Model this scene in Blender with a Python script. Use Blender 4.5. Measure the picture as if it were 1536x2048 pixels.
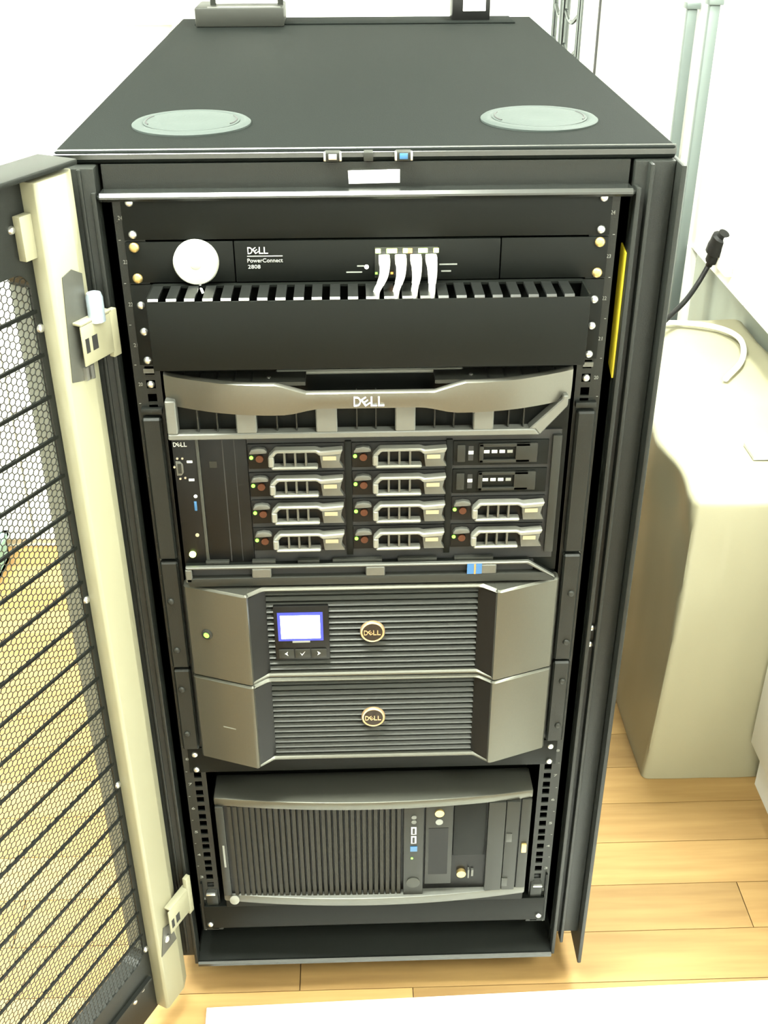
import bpy, bmesh, math, random
from mathutils import Vector, Matrix, noise

random.seed(7)
for o in list(bpy.data.objects):
    bpy.data.objects.remove(o, do_unlink=True)
SC = bpy.context.scene
COL = SC.collection

# ------------------------------------------------------------------ camera
F = 1.20                      # floor lies 1.20 m below the top of the uppermost rack unit
cam_d = bpy.data.cameras.new('camera')
cam = bpy.data.objects.new('camera', cam_d)
COL.objects.link(cam)
yaw, pit, rol = 0.0293, 0.5348, -0.0031
fw = Vector((math.sin(yaw) * math.cos(pit), math.cos(yaw) * math.cos(pit), -math.sin(pit)))
rt0 = Vector((math.cos(yaw), -math.sin(yaw), 0))
up0 = rt0.cross(fw)
rt = math.cos(rol) * rt0 + math.sin(rol) * up0
up = -math.sin(rol) * rt0 + math.cos(rol) * up0
M = Matrix((rt, up, -fw)).transposed().to_4x4()
M.translation = Vector((-0.0171, -1.0942, F + 0.2854))
cam.matrix_world = M
cam_d.sensor_fit = 'HORIZONTAL'
cam_d.sensor_width = 36.0
cam_d.lens = 36.0 * 2224.27 / 1536.0
cam_d.clip_start = 0.02
SC.camera = cam

# ------------------------------------------------------------------ world, lights, exposure
world = bpy.data.worlds.new('world')
SC.world = world
world.use_nodes = True
world.node_tree.nodes['Background'].inputs[0].default_value = (1, 1, 1, 1)
world.node_tree.nodes['Background'].inputs[1].default_value = 0.05

SC.view_settings.view_transform = 'Standard'
SC.view_settings.look = 'None'
SC.view_settings.gamma = 1.0
SC.view_settings.use_curve_mapping = False
SC.view_settings.exposure = 0.86

CEIL = 2.55
LIGHTS = [(-0.56, -0.26, 1.20, 0.45, 135.0), (0.98, -1.40, 0.6, 0.6, 50.0), (0.84, 0.80, 0.6, 0.45, 78.0), (-1.30, 0.40, 0.6, 0.6, 70.0)]  # the last lamp is added to brighten the floor on the left
for (lx, ly, lw, ld, en) in LIGHTS:
    ld_ = bpy.data.lights.new('ceiling_lamp', 'AREA')
    ld_.shape = 'RECTANGLE'
    ld_.size = lw
    ld_.size_y = ld
    ld_.energy = en
    ld_.color = (0.94, 1.0, 0.88)
    lo = bpy.data.objects.new('ceiling_lamp', ld_)
    COL.objects.link(lo)
    lo.location = (lx, ly, CEIL - 0.075)


# ------------------------------------------------------------------ materials
def mat(name, col, rough=0.5, metal=0.0, spec=0.5, emit=None, es=1.0, noise_amt=0.0, noise_scale=60.0, bump=0.0,
        bscale=200.0, stretch=None, trans=0.0):
    m = bpy.data.materials.new(name)
    m.use_nodes = True
    nt = m.node_tree
    b = nt.nodes['Principled BSDF']
    b.inputs['Base Color'].default_value = (*col, 1)
    b.inputs['Roughness'].default_value = rough
    b.inputs['Metallic'].default_value = metal
    b.inputs['Specular IOR Level'].default_value = spec
    if trans:
        b.inputs['Transmission Weight'].default_value = trans
    if emit:
        b.inputs['Emission Color'].default_value = (*emit, 1)
        b.inputs['Emission Strength'].default_value = es
    if noise_amt or bump:
        tc = nt.nodes.new('ShaderNodeTexCoord')
        mp = nt.nodes.new('ShaderNodeMapping')
        nt.links.new(tc.outputs['Object'], mp.inputs['Vector'])
        if stretch:
            mp.inputs['Scale'].default_value = stretch
    if noise_amt:
        n = nt.nodes.new('ShaderNodeTexNoise')
        n.inputs['Scale'].default_value = noise_scale
        n.inputs['Detail'].default_value = 4
        nt.links.new(mp.outputs[0], n.inputs['Vector'])
        mx = nt.nodes.new('ShaderNodeMix')
        mx.data_type = 'RGBA'
        mx.inputs[6].default_value = (*[c * (1 - noise_amt) for c in col], 1)
        mx.inputs[7].default_value = (*[min(1, c * (1 + noise_amt)) for c in col], 1)
        nt.links.new(n.outputs['Fac'], mx.inputs[0])
        nt.links.new(mx.outputs[2], b.inputs['Base Color'])
    if bump:
        n2 = nt.nodes.new('ShaderNodeTexNoise')
        n2.inputs['Scale'].default_value = bscale
        n2.inputs['Detail'].default_value = 2
        nt.links.new(mp.outputs[0], n2.inputs['Vector'])
        bp = nt.nodes.new('ShaderNodeBump')
        bp.inputs['Strength'].default_value = bump
        bp.inputs['Distance'].default_value = 0.001
        nt.links.new(n2.outputs['Fac'], bp.inputs['Height'])
        nt.links.new(bp.outputs[0], b.inputs['Normal'])
    return m


def wood_mat(name, base, dark):
    m = bpy.data.materials.new(name)
    m.use_nodes = True
    nt = m.node_tree
    b = nt.nodes['Principled BSDF']
    b.inputs['Roughness'].default_value = 0.6
    b.inputs['Specular IOR Level'].default_value = 0.3
    tc = nt.nodes.new('ShaderNodeTexCoord')
    mp = nt.nodes.new('ShaderNodeMapping')
    mp.inputs['Scale'].default_value = (2.2, 30, 30)
    nt.links.new(tc.outputs['Object'], mp.inputs['Vector'])
    oi = nt.nodes.new('ShaderNodeObjectInfo')
    n = nt.nodes.new('ShaderNodeTexNoise')
    n.noise_dimensions = '4D'
    n.inputs['Scale'].default_value = 2.0
    n.inputs['Detail'].default_value = 6
    nt.links.new(mp.outputs[0], n.inputs['Vector'])
    ml = nt.nodes.new('ShaderNodeMath')
    ml.operation = 'MULTIPLY'
    ml.inputs[1].default_value = 40
    nt.links.new(oi.outputs['Random'], ml.inputs[0])
    nt.links.new(ml.outputs[0], n.inputs['W'])
    mx = nt.nodes.new('ShaderNodeMix')
    mx.data_type = 'RGBA'
    mx.inputs[6].default_value = (*dark, 1)
    mx.inputs[7].default_value = (*base, 1)
    nt.links.new(n.outputs['Fac'], mx.inputs[0])
    # each plank a tone of its own
    mr = nt.nodes.new('ShaderNodeMapRange')
    mr.inputs['To Min'].default_value = 0.66
    mr.inputs['To Max'].default_value = 1.2
    nt.links.new(oi.outputs['Random'], mr.inputs['Value'])
    mm = nt.nodes.new('ShaderNodeVectorMath')
    mm.operation = 'SCALE'
    nt.links.new(mx.outputs[2], mm.inputs[0])
    nt.links.new(mr.outputs[0], mm.inputs['Scale'])
    nt.links.new(mm.outputs[0], b.inputs['Base Color'])
    return m


BLACK = mat('black_powder_coat', (0.0085, 0.0095, 0.0082), 0.42, spec=0.22, noise_amt=0.15, noise_scale=300, bump=0.15, bscale=900)
BLACKTOP = mat('black_textured_coat', (0.0034, 0.0044, 0.0038), 0.75, spec=0.05, noise_amt=0.1, noise_scale=200, bump=0.2, bscale=800)
PANEL = mat('dark_panel_paint', (0.0034, 0.0040, 0.0033), 0.48, spec=0.11, noise_amt=0.1, noise_scale=200)
EDGE = mat('rolled_edge_paint', (0.008, 0.009, 0.008), 0.25, spec=0.8)
EDGE2 = mat('finger_edge_paint', (0.005, 0.0056, 0.005), 0.33, spec=0.6)
DIVID = mat('divider_grey', (0.035, 0.036, 0.031), 0.45, spec=0.2)
GLOSS = mat('black_plastic', (0.005, 0.005, 0.0048), 0.35, spec=0.15)
CHAR = mat('charcoal_plastic', (0.016, 0.0165, 0.014), 0.42, spec=0.2)
GROM = mat('grey_grommet_plastic', (0.024, 0.030, 0.0278), 0.65, spec=0.16, bump=0.2, bscale=300)
SILVER = mat('satin_silver_plastic', (0.17, 0.17, 0.148), 0.36, metal=0.3, noise_amt=0.06, noise_scale=500)
DKSILV = mat('grey_silver_plastic', (0.075, 0.076, 0.067), 0.38, metal=0.3, noise_amt=0.06, noise_scale=400)
UPSSIL = mat('pewter_plastic', (0.078, 0.078, 0.065), 0.34, metal=0.7, noise_amt=0.06, noise_scale=500)
SLAT = mat('dark_grille_plastic', (0.026, 0.027, 0.0235), 0.38, spec=0.3)
BAND = mat('satin_band_plastic', (0.100, 0.097, 0.082), 0.33, metal=0.65, noise_amt=0.05, noise_scale=500)
RIBM = mat('brown_black_plastic', (0.014, 0.0125, 0.0085), 0.45, spec=0.15)
CREAM = mat('cream_enamel', (0.225, 0.215, 0.145), 0.45, noise_amt=0.04, noise_scale=8)
STEEL = mat('zinc_steel', (0.46, 0.46, 0.44), 0.28, metal=0.9)
BRASS = mat('yellowed_zinc', (0.46, 0.34, 0.14), 0.32, metal=0.8)
CHROME = mat('chrome', (0.16, 0.175, 0.175), 0.2, metal=1.0)
BRUSH = mat('brushed_metal', (0.13, 0.155, 0.15), 0.35, metal=0.5)
WHITE = mat('white_paint', (0.80, 0.80, 0.77), 0.6)
WALLM = mat('wall_paint', (0.78, 0.79, 0.77), 0.8, noise_amt=0.02, noise_scale=3)
CABW = mat('white_laminate', (0.82, 0.82, 0.78), 0.35)
PLASW = mat('white_plastic', (0.80, 0.79, 0.74), 0.4)
LABELW = mat('white_label', (0.85, 0.85, 0.82), 0.5)
INK = mat('grey_ink', (0.30, 0.30, 0.30), 0.6)
PRINT = mat('white_print', (0.55, 0.56, 0.52), 0.5)
DIMPRINT = mat('dim_print', (0.16, 0.165, 0.15), 0.5)
YELLOW = mat('yellow_label', (0.42, 0.34, 0.015), 0.45, noise_amt=0.12, noise_scale=90)
ORANGE = mat('orange_release', (0.060, 0.019, 0.008), 0.45, spec=0.2)
BEIGE = mat('beige_label', (0.26, 0.225, 0.145), 0.5)
BLUE = mat('blue_port', (0.02, 0.09, 0.20), 0.4)
STICK = mat('blue_sticker', (0.02, 0.09, 0.22), 0.4)
STICKO = mat('orange_stripe', (0.30, 0.15, 0.04), 0.4)
GOLD = mat('bronze_badge', (0.55, 0.38, 0.22), 0.3, metal=0.7)
BADGE = mat('brown_badge', (0.016, 0.011, 0.008), 0.35, spec=0.2)
COVER = mat('cream_plastic_cover', (0.31, 0.29, 0.20), 0.42, noise_amt=0.08, noise_scale=6, bump=0.3, bscale=25,
            stretch=(1, 1, 0.3))
CORD = mat('black_cord', (0.008, 0.008, 0.008), 0.5, spec=0.2)
TEAL = mat('pale_teal_plastic', (0.25, 0.45, 0.40), 0.5)
GAP = mat('dark_gap', (0.05, 0.05, 0.05), 0.8)
HOLE = mat('dark_interior', (0.006, 0.006, 0.006), 0.7)
LEDG = mat('green_led', (0.1, 0.5, 0.05), 0.4, emit=(0.22, 1.0, 0.05), es=1.6)
LEDY = mat('yellow_green_led', (0.5, 0.7, 0.1), 0.4, emit=(0.72, 1.0, 0.22), es=4.5)
LEDO = mat('amber_led', (0.7, 0.3, 0.05), 0.4, emit=(1.0, 0.30, 0.06), es=1.2)
LEDW = mat('white_led', (0.9, 0.9, 0.8), 0.4, emit=(1.0, 1.0, 0.85), es=2.0)
SCREEN = mat('backlit_screen', (0.7, 0.8, 1.0), 0.3, emit=(0.85, 0.93, 1.0), es=3.5)
SCRBLUE = mat('blue_screen_glow', (0.02, 0.03, 0.3), 0.3, emit=(0.05, 0.10, 1.0), es=0.10)
TUBE = mat('lamp_diffuser', (0.9, 0.9, 0.85), 0.5, emit=(1, 0.985, 0.9), es=4.0)
WOODM = wood_mat('oak_laminate', (0.41, 0.26, 0.098), (0.19, 0.10, 0.032))
SUBFL = mat('floor_joint', (0.16, 0.085, 0.035), 0.7)


# ------------------------------------------------------------------ geometry helpers
def z(s):
    return F - s


class MB:
    def __init__(self):
        self.v = []
        self.f = []

    def add(self, vs, fs):
        n = len(self.v)
        self.v += [tuple(a) for a in vs]
        self.f += [tuple(i + n for i in f) for f in fs]
        return self

    def box(self, x0, x1, y0, y1, z0, z1):
        x0, x1 = sorted((x0, x1)); y0, y1 = sorted((y0, y1)); z0, z1 = sorted((z0, z1))
        return self.add([(x0, y0, z0), (x1, y0, z0), (x1, y1, z0), (x0, y1, z0), (x0, y0, z1), (x1, y0, z1), (x1, y1, z1), (x0, y1, z1)],
                        [(0, 3, 2, 1), (4, 5, 6, 7), (0, 1, 5, 4), (1, 2, 6, 5), (2, 3, 7, 6), (3, 0, 4, 7)])

    def prism(self, poly, a, b, axis):
        def P(u, w, h):
            return {'z': (u, w, h), 'y': (u, h, w), 'x': (h, u, w)}[axis]
        n = len(poly)
        vs = [P(u, w, a) for u, w in poly] + [P(u, w, b) for u, w in poly]
        fs = [tuple(range(n)), tuple(range(2 * n - 1, n - 1, -1))] + [(i, i + n, (i + 1) % n + n, (i + 1) % n) for i in range(n)]
        return self.add(vs, fs)

    def cyl(self, p0, p1, r, n=16, r1=None):
        p0 = Vector(p0); p1 = Vector(p1)
        r1 = r if r1 is None else r1
        d = (p1 - p0).normalized()
        a = d.orthogonal().normalized()
        b = d.cross(a)
        vs = []
        for p, rr in ((p0, r), (p1, r1)):
            for i in range(n):
                t = 2 * math.pi * i / n
                vs.append(p + (a * math.cos(t) + b * math.sin(t)) * rr)
        return self.add(vs, [tuple(range(n - 1, -1, -1)), tuple(range(n, 2 * n))] + [(i, (i + 1) % n, (i + 1) % n + n, i + n) for i in range(n)])

    def lathe(self, prof, o, d, n=20):
        o = Vector(o); d = Vector(d).normalized()
        a = d.orthogonal().normalized()
        b = d.cross(a)
        vs = []; fs = []
        m = len(prof)
        for r, h in prof:
            for i in range(n):
                t = 2 * math.pi * i / n
                vs.append(o + d * h + (a * math.cos(t) + b * math.sin(t)) * max(r, 1e-5))
        for k in range(m - 1):
            for i in range(n):
                j = (i + 1) % n
                fs.append((k * n + i, k * n + j, (k + 1) * n + j, (k + 1) * n + i))
        fs.append(tuple(range(n - 1, -1, -1)))
        fs.append(tuple(range((m - 1) * n, m * n)))
        return self.add(vs, fs)

    def tube(self, pts, r, n=10, steps=6):
        pts = [Vector(p) for p in pts]
        if len(pts) > 2 and steps > 1:
            q = []
            ext = [pts[0] * 2 - pts[1]] + pts + [pts[-1] * 2 - pts[-2]]
            for i in range(1, len(ext) - 2):
                a, b, c, d = ext[i - 1:i + 3]
                for k in range(steps):
                    t = k / steps
                    q.append(0.5 * ((2 * b) + (c - a) * t + (2 * a - 5 * b + 4 * c - d) * t * t + (3 * b - a - 3 * c + d) * t ** 3))
            q.append(pts[-1])
            pts = q
        vs = []; fs = []
        nrm = None
        for i, p in enumerate(pts):
            d = (pts[min(i + 1, len(pts) - 1)] - pts[max(i - 1, 0)]).normalized()
            if nrm is None:
                nrm = d.orthogonal().normalized()
            nrm = (nrm - d * nrm.dot(d)).normalized()
            b = d.cross(nrm)
            rr = r(i / (len(pts) - 1)) if callable(r) else r
            for k in range(n):
                t = 2 * math.pi * k / n
                vs.append(p + (nrm * math.cos(t) + b * math.sin(t)) * rr)
        for i in range(len(pts) - 1):
            for k in range(n):
                j = (k + 1) % n
                fs.append((i * n + k, i * n + j, (i + 1) * n + j, (i + 1) * n + k))
        fs.append(tuple(range(n - 1, -1, -1)))
        fs.append(tuple(range((len(pts) - 1) * n, len(pts) * n)))
        return self.add(vs, fs)

    def xf(self, fn):
        self.v = [tuple(fn(*p)) for p in self.v]
        return self

    def build(self, name, m, parent=None, bevel=0.0, seg=2, smooth=False, origin=None):
        me = bpy.data.meshes.new(name)
        off = Vector(origin) if origin else Vector((0, 0, 0))
        po = wloc(parent) if parent else Vector((0, 0, 0))
        me.from_pydata([tuple(Vector(p) - off) for p in self.v], [], self.f)
        bm = bmesh.new()
        bm.from_mesh(me)
        bmesh.ops.recalc_face_normals(bm, faces=bm.faces)
        if bevel > 0:
            ed = [e for e in bm.edges if len(e.link_faces) == 2 and e.calc_face_angle(0) > 0.45]
            bmesh.ops.bevel(bm, geom=ed, offset=bevel, segments=seg, profile=0.5, affect='EDGES', clamp_overlap=True)
        if smooth or bevel > 0:
            for f in bm.faces:
                f.smooth = True
            for e in bm.edges:
                if len(e.link_faces) == 2 and e.calc_face_angle(0) > (0.75 if smooth else 0.55):
                    e.smooth = False
        bm.to_mesh(me)
        bm.free()
        me.materials.append(m)
        o = bpy.data.objects.new(name, me)
        COL.objects.link(o)
        if parent:
            o.parent = parent
        o.location = off - po
        return o


WL = {}


def wloc(o):
    v = Vector((0, 0, 0))
    while o:
        v += o.location
        o = o.parent
    return v


def inst(src, loc, parent, name=None):
    c = src.copy()
    c.name = name or src.name
    COL.objects.link(c)
    c.parent = parent
    c.location = Vector(loc) - (wloc(parent) if parent else Vector((0, 0, 0)))
    return c


def tag(o, label, cat, group=None):
    o['label'] = label
    o['category'] = cat
    if group:
        o['group'] = group
    return o


def thing(name, label, cat, loc, group=None):
    o = bpy.data.objects.new(name, None)
    o.empty_display_size = 0.05
    COL.objects.link(o)
    o.location = loc
    return tag(o, label, cat, group)


def struct(o):
    o['kind'] = 'structure'
    return o


def lab(o, t):
    o['label'] = t
    return o


_tc = {}


def text_geo(s):
    if s in _tc:
        return _tc[s]
    cu = bpy.data.curves.new('t', 'FONT')
    cu.body = s
    cu.size = 1.0
    cu.resolution_u = 3
    cu.extrude = 0.02
    ob = bpy.data.objects.new('t', cu)
    COL.objects.link(ob)
    bpy.context.view_layer.update()
    dg = bpy.context.evaluated_depsgraph_get()
    e = ob.evaluated_get(dg)
    me = e.to_mesh()
    vs = [tuple(v.co) for v in me.vertices]
    fs = [tuple(p.vertices) for p in me.polygons]
    e.to_mesh_clear()
    bpy.data.objects.remove(ob, do_unlink=True)
    bpy.data.curves.remove(cu)
    x0 = min(v[0] for v in vs); x1 = max(v[0] for v in vs); y0 = min(v[1] for v in vs); y1 = max(v[1] for v in vs)
    vs = [((v[0] - x0) / (x1 - x0), (v[1] - y0) / (y1 - y0), v[2] * 50) for v in vs]
    _tc[s] = (vs, fs)
    return _tc[s]


def put_text(mb, s, x0, x1, zb, zt, y, th=0.0004, slant=0.0, rot=0.0):
    """lettering standing on a face that looks towards -Y"""
    vs, fs = text_geo(s)
    cx, cz = (x0 + x1) / 2, (zb + zt) / 2
    out = []
    for u, w, d in vs:
        X = (u - 0.5) * (x1 - x0); Z = (w - 0.5) * (zt - zb)
        if rot:
            X, Z = X * math.cos(rot) - Z * math.sin(rot), X * math.sin(rot) + Z * math.cos(rot)
        out.append((cx + X, y - th * (d + 1) / 2, cz + Z))
    mb.add(out, fs)


def logo(mb, cx, cz, w, h, y, th=0.0006):
    lw = w / 4.3
    xs = [cx - w / 2 + lw * 0.5, cx - w / 2 + lw * 1.62, cx - w / 2 + lw * 2.75, cx - w / 2 + lw * 3.75]
    put_text(mb, 'D', xs[0] - lw * .48, xs[0] + lw * .48, cz - h / 2, cz + h / 2, y, th)
    put_text(mb, 'E', xs[1] - lw * .42, xs[1] + lw * .42, cz - h * .42, cz + h * .42, y, th, rot=0.6)
    put_text(mb, 'L', xs[2] - lw * .42, xs[2] + lw * .42, cz - h / 2, cz + h / 2, y, th)
    put_text(mb, 'L', xs[3] - lw * .42, xs[3] + lw * .42, cz - h / 2, cz + h / 2, y, th)


def screw_mesh(r=0.0042, h=0.0028, m=STEEL, name='screw'):
    b = MB()
    b.lathe([(r, 0), (r, h * .35), (r * .82, h * .8), (r * .45, h), (0, h * 1.02)], (0, 0, 0), (0, -1, 0), 14)
    o = b.build(name, m, smooth=True)
    return o


SCREW = screw_mesh()
SCREWD = screw_mesh(0.0042, 0.0028, CHAR, 'screw')
SCREWB = screw_mesh(0.0052, 0.003, BRASS, 'screw')
_used = {}


def screw(x, s, y, parent, src=None):
    src = src or SCREW
    return inst(src, (x, y, z(s)), parent, 'screw')


# ================================================================== the setting
RX0, RX1, RY0, RY1 = -2.2, 1.45, -2.4, 2.90
floor = struct(MB().box(RX0, RX1, RY0, RY1, -0.05, -0.006).build('floor', SUBFL))
# planks run along X
pw = 0.092
rows = int((RY1 - RY0) / pw) + 1
pm = {}
for i in range(rows):
    y0 = RY0 + i * pw
    y1 = min(y0 + pw - 0.0012, RY1)
    if y1 - y0 < 0.02:
        continue
    x = RX0 - random.random() * 0.9
    while x < RX1:
        a, b = max(x, RX0), min(x + 1.18, RX1)
        x += 1.1815
        if b - a < 0.02:
            continue
        MB().box(a, b, y0, y1, -0.006, 0.0).build('plank', WOODM, floor, origin=((a + b) / 2, (y0 + y1) / 2, 0))
struct(MB().box(RX0, RX1, RY1, RY1 + 0.06, -0.05, CEIL).build('wall_back', WALLM))
struct(MB().box(RX0 - 0.06, RX0, RY0, RY1, -0.05, CEIL).build('wall_left', WALLM))
struct(MB().box(RX1, RX1 + 0.06, RY0, RY1, -0.05, CEIL).build('wall_right', WALLM))
struct(MB().box(RX0, RX1, RY0 - 0.06, RY0, -0.05, CEIL).build('wall_front', WALLM))
struct(MB().box(RX0 - 0.06, RX1 + 0.06, RY0 - 0.06, RY1 + 0.06, CEIL, CEIL + 0.06).build('ceiling', WALLM))
struct(MB().box(RX0, 0.6, RY1 - 0.015, RY1, 0.0, 0.08).build('baseboard_back', WHITE, bevel=0.003))
struct(MB().box(0.207, 0.256, RY1 - 0.02, RY1, 0.08, CEIL).build('trim_1', mat('grey_trim', (0.5, 0.52, 0.5), 0.6), bevel=0.003))

for k, (lx, ly, lw, ld, en) in enumerate(LIGHTS):
    t = thing('ceiling_light', ['long white ceiling light above the front of the rack', 'square white ceiling light behind the camera',
                                'shorter white ceiling light above the covered box',
                                'added square ceiling light brightening the floor left of the rack'][k], 'ceiling light', (lx, ly, CEIL), 'ceiling lights')
    MB().box(lx - lw / 2 - .03, lx + lw / 2 + .03, ly - ld / 2 - .03, ly + ld / 2 + .03, CEIL - .05, CEIL).build('housing', WHITE, t, bevel=.004)
    MB().box(lx - lw / 2, lx + lw / 2, ly - ld / 2, ly + ld / 2, CEIL - .062, CEIL - .05).build('diffuser', TUBE, t)

# white low cupboard on the left, behind the open door
t = thing('low_cupboard', 'white waist-high cupboard behind the rack seen through the door mesh', 'cupboard', (-1.0, 1.45, 0))
MB().box(-2.15, -0.36, 1.275, 1.70, 0.0, 1.20).build('body', CABW, t, bevel=.003)
for k in range(4):
    a = -2.145 + k * 0.4455
    MB().box(a, a + 0.442, 1.26, 1.275, 0.03, 1.185).build('door', CABW, t, bevel=.002)
MB().box(-2.17, -0.34, 1.25, 1.72, 1.20, 1.225).build('top_board', CABW, t, bevel=.003)

# pale teal crate on the floor behind the mesh door
t = thing('plastic_crate', 'pale teal plastic crate on the wooden floor behind the mesh door', 'crate', (-0.95, 1.14, 0))
MB().box(-1.15, -0.866, 1.09, 1.22, 0.004, 0.014).build('bottom', TEAL, t)
MB().box(-1.15, -0.866, 1.09, 1.096, 0.004, 0.07).box(-1.15, -0.866, 1.214, 1.22, 0.004, 0.07).box(-1.15, -1.144, 1.09, 1.22, 0.004, 0.07).box(-0.872, -0.866, 1.09, 1.22, 0.004, 0.07).build('side_wall', TEAL, t)
MB().box(-1.156, -0.860, 1.084, 1.096, 0.066, 0.078).box(-1.156, -0.860, 1.214, 1.226, 0.066, 0.078).box(-1.156, -1.144, 1.084, 1.226, 0.066, 0.078).box(-0.872, -0.860, 1.084, 1.226, 0.066, 0.078).build('rim', TEAL, t)

# ================================================================== the rack
rack = thing('server_rack', 'black half-height server rack with its perforated front door swung open', 'server rack', (0, 0.5, 0))
HT = 0.0396
yF = 0.0114
MB().box(-.3025, .3025, yF, yF + .9972, z(-HT), z(-.027)).build('top_cover', BLACKTOP, rack, bevel=.0032, seg=3)
MB().box(-.27, .264, .918, 1.0, z(-HT), z(-HT - .0022)).build('brush_strip', BLACKTOP, rack, bevel=.0008)
for cx, cy in ((-.183, .131), (.186, .137)):
    g = MB().lathe([(.0625, 0), (.0625, .0018), (.060, .0036), (.053, .0040), (.0515, .0028)], (cx, cy, z(-HT)), (0, 0, 1), 48).build('grommet_ring', GROM, rack, smooth=True)
    MB().lathe([(.0505, 0), (.0505, .0036), (.047, .0044), (.02, .0040), (0, .0038)], (cx, cy, z(-HT)), (0, 0, 1), 48).build('grommet_cap', GROM, g, smooth=True)
    for sgn in (-1, 1):
        arc = []
        for i in range(9):
            a = (0 if sgn > 0 else math.pi) + math.radians(-26 + 52 * i / 8)
            arc.append((cx + math.cos(a) * .0475, cy + math.sin(a) * .0475, z(-HT) + .0043))
        MB().tube(arc, .0009, 6, 1).build('finger_slot', HOLE, g)
# header behind the cover
MB().box(-.258, .258, .010, .016, z(-.027), z(.0)).build('header_panel', BLACK, rack)
MB().box(-.3025, -.262, -.004, .05, z(-.0268), z(1.118)).build('frame_post', BLACK, rack, bevel=.002)
MB().box(.262, .3025, .006, .05, z(-.0268), z(1.10)).build('frame_post', BLACK, rack, bevel=.002)
for sg in (-1, 1):
    MB().box(sg * .2625, sg * .2675, -.008, .012, z(-.004), z(1.132)).build('opening_lip', BLACK, rack, bevel=.0012)
    MB().box(sg * .2745, sg * .279, -.006, .012, z(-.026), z(1.11)).build('post_ridge', BLACK, rack, bevel=.0014)
    MB().box(sg * .262, sg * .2645, .012, .95, z(.0), z(1.13)).build('side_plate', PANEL, rack)
    # front mounting rail with its square holes left open
    b = MB()
    x0, x1 = sg * .2215, sg * .2495
    hc, hw = sg * .23255, .0048
    b.box(x0, hc - sg * hw, 0, .0022, z(.0), z(1.0668))
    b.box(hc + sg * hw, x1, 0, .0022, z(.0), z(1.0668))
    edges = [0.0]
    for u in range(24):
        for hs in (.00635, .022225, .0381):
            edges += [u * .04445 + hs - .0048, u * .04445 + hs + .0048]
    edges.append(1.0668)
    for i in range(0, len(edges), 2):
        b.box(hc - hw, hc + hw, 0, .0022, z(edges[i]), z(edges[i + 1]))
    b.box(x1, x1 - sg * .0022, .0022, .05, z(.0), z(1.0668))
    rail = b.build('mounting_rail', BLACK, rack)
    nb = MB()
    for u in range(24):
        s0 = u * .04445 + .022
        put_text(nb, str(24 - u), sg * .2435 - .0022, sg * .2435 + .0022, z(s0 + .002), z(s0 - .002), 0, .0003)
        nb.box(sg * .2465 - .001, sg * .2465 + .001, -.0003, 0, z(u * .04445 + .0446), z(u * .04445 + .0440))
    lab(nb.build('unit_number', DIMPRINT, rail), 'small grey unit numbers printed down the rail')
    MB().box(sg * .3028, sg * .3086, -.012 if sg > 0 else .02, 1.0, z(-.026), z(1.15)).build('side_panel', BLACK, rack, bevel=.0018)
    MB().box(sg * .2215, sg * .2495, .72, .7222, z(0), z(1.0668)).build('mounting_rail', BLACK, rack)
MB().box(-.262, .262, -.010, .016, z(-.0035), z(.0045)).build('opening_lip', EDGE, rack, bevel=.0030, seg=1)
MB().prism([(yF - .0004, z(-HT) - .008), (yF - .0004, z(-HT) - .0034), (yF + .0032, z(-HT) + .0004), (yF + .006, z(-HT) + .0004), (yF + .006, z(-HT) - .008)], -.3024, .3024, 'x').build('cover_edge', EDGE, rack)
MB().box(-.3, .3, .998, 1.006, z(-.026), z(1.13)).build('back_panel', BLACK, rack)
MB().box(-.2625, .2625, -.008, .99, z(1.128), z(1.134)).build('base_pan', BLACK, rack, bevel=.001)
MB().prism([(-.0105, z(1.1345)), (-.0105, z(1.1300)), (-.0080, z(1.1272)), (-.005, z(1.1272)), (-.005, z(1.1345))], -.2625, .2625, 'x').build('pan_edge', EDGE, rack)
MB().box(-.262, .262, .05, .056, z(1.070), z(1.128)).build('kick_plate', PANEL, rack)
for x in (-.255, .255):
    for y in (.07, .92):
        c = MB().box(x - .02, x + .02, y - .02, y + .02, .050, z(1.134)).build('caster_bracket', STEEL, rack)
        MB().lathe([(.012, -.012), (.025, -.010), (.025, .010), (.012, .012)], (x, y, .025), (1, 0, 0), 20).build('caster_wheel', CHAR, c, smooth=True)
        MB().cyl((x - .018, y, .025), (x + .018, y, .025), .004, 8).box(x - .018, x - .015, y - .008, y + .008, .02, .052).box(x + .015, x + .018, y - .008, y + .008, .02, .052).build('caster_fork', STEEL, c)
# latches under the front edge of the cover
for k, x in enumerate((-.0334, .0011, .035)):
    w = .0075 if k != 1 else .0045
    l = MB().box(x - w, x + w, -.001, .011, z(-.0385), z(-.030)).build('latch', CHAR, rack, bevel=.0008)
    if k != 1:
        MB().box(x - w - .0012, x - w + .0010, -.0028, .006, z(-.0385), z(-.0308)).box(x + w - .0010, x + w + .0012, -.0028, .006, z(-.0385), z(-.0308)).build('latch_cheek', STEEL, l, bevel=.0005)
        MB().box(x - .004, x + .004, -.0020, -.001, z(-.0375), z(-.032)).build('latch_face', BLUE if k == 2 else STEEL, l, bevel=.0004)
tg = lab(MB().prism([(-.0189, z(-.0190)), (-.0183, z(-.0065)), (.0318, z(-.0072)), (.0318, z(-.0198))], .0088, .010, 'y').build('service_label', LABELW, rack), 'white paper service tag label')
b = MB()
put_text(b, 'Service Tag: 1SF11Q1', -.0155, .0285, z(-.0112), z(-.0148), .0088, .0002)
b.build('lettering', INK, tg)
lab(MB().prism([(.001, z(.064)), (.022, z(.0595)), (.022, z(.192)), (.001, z(.201))], .2602, .2620, 'x').build('warning_label', YELLOW, rack), 'long yellow warning label inside the right post')
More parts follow.
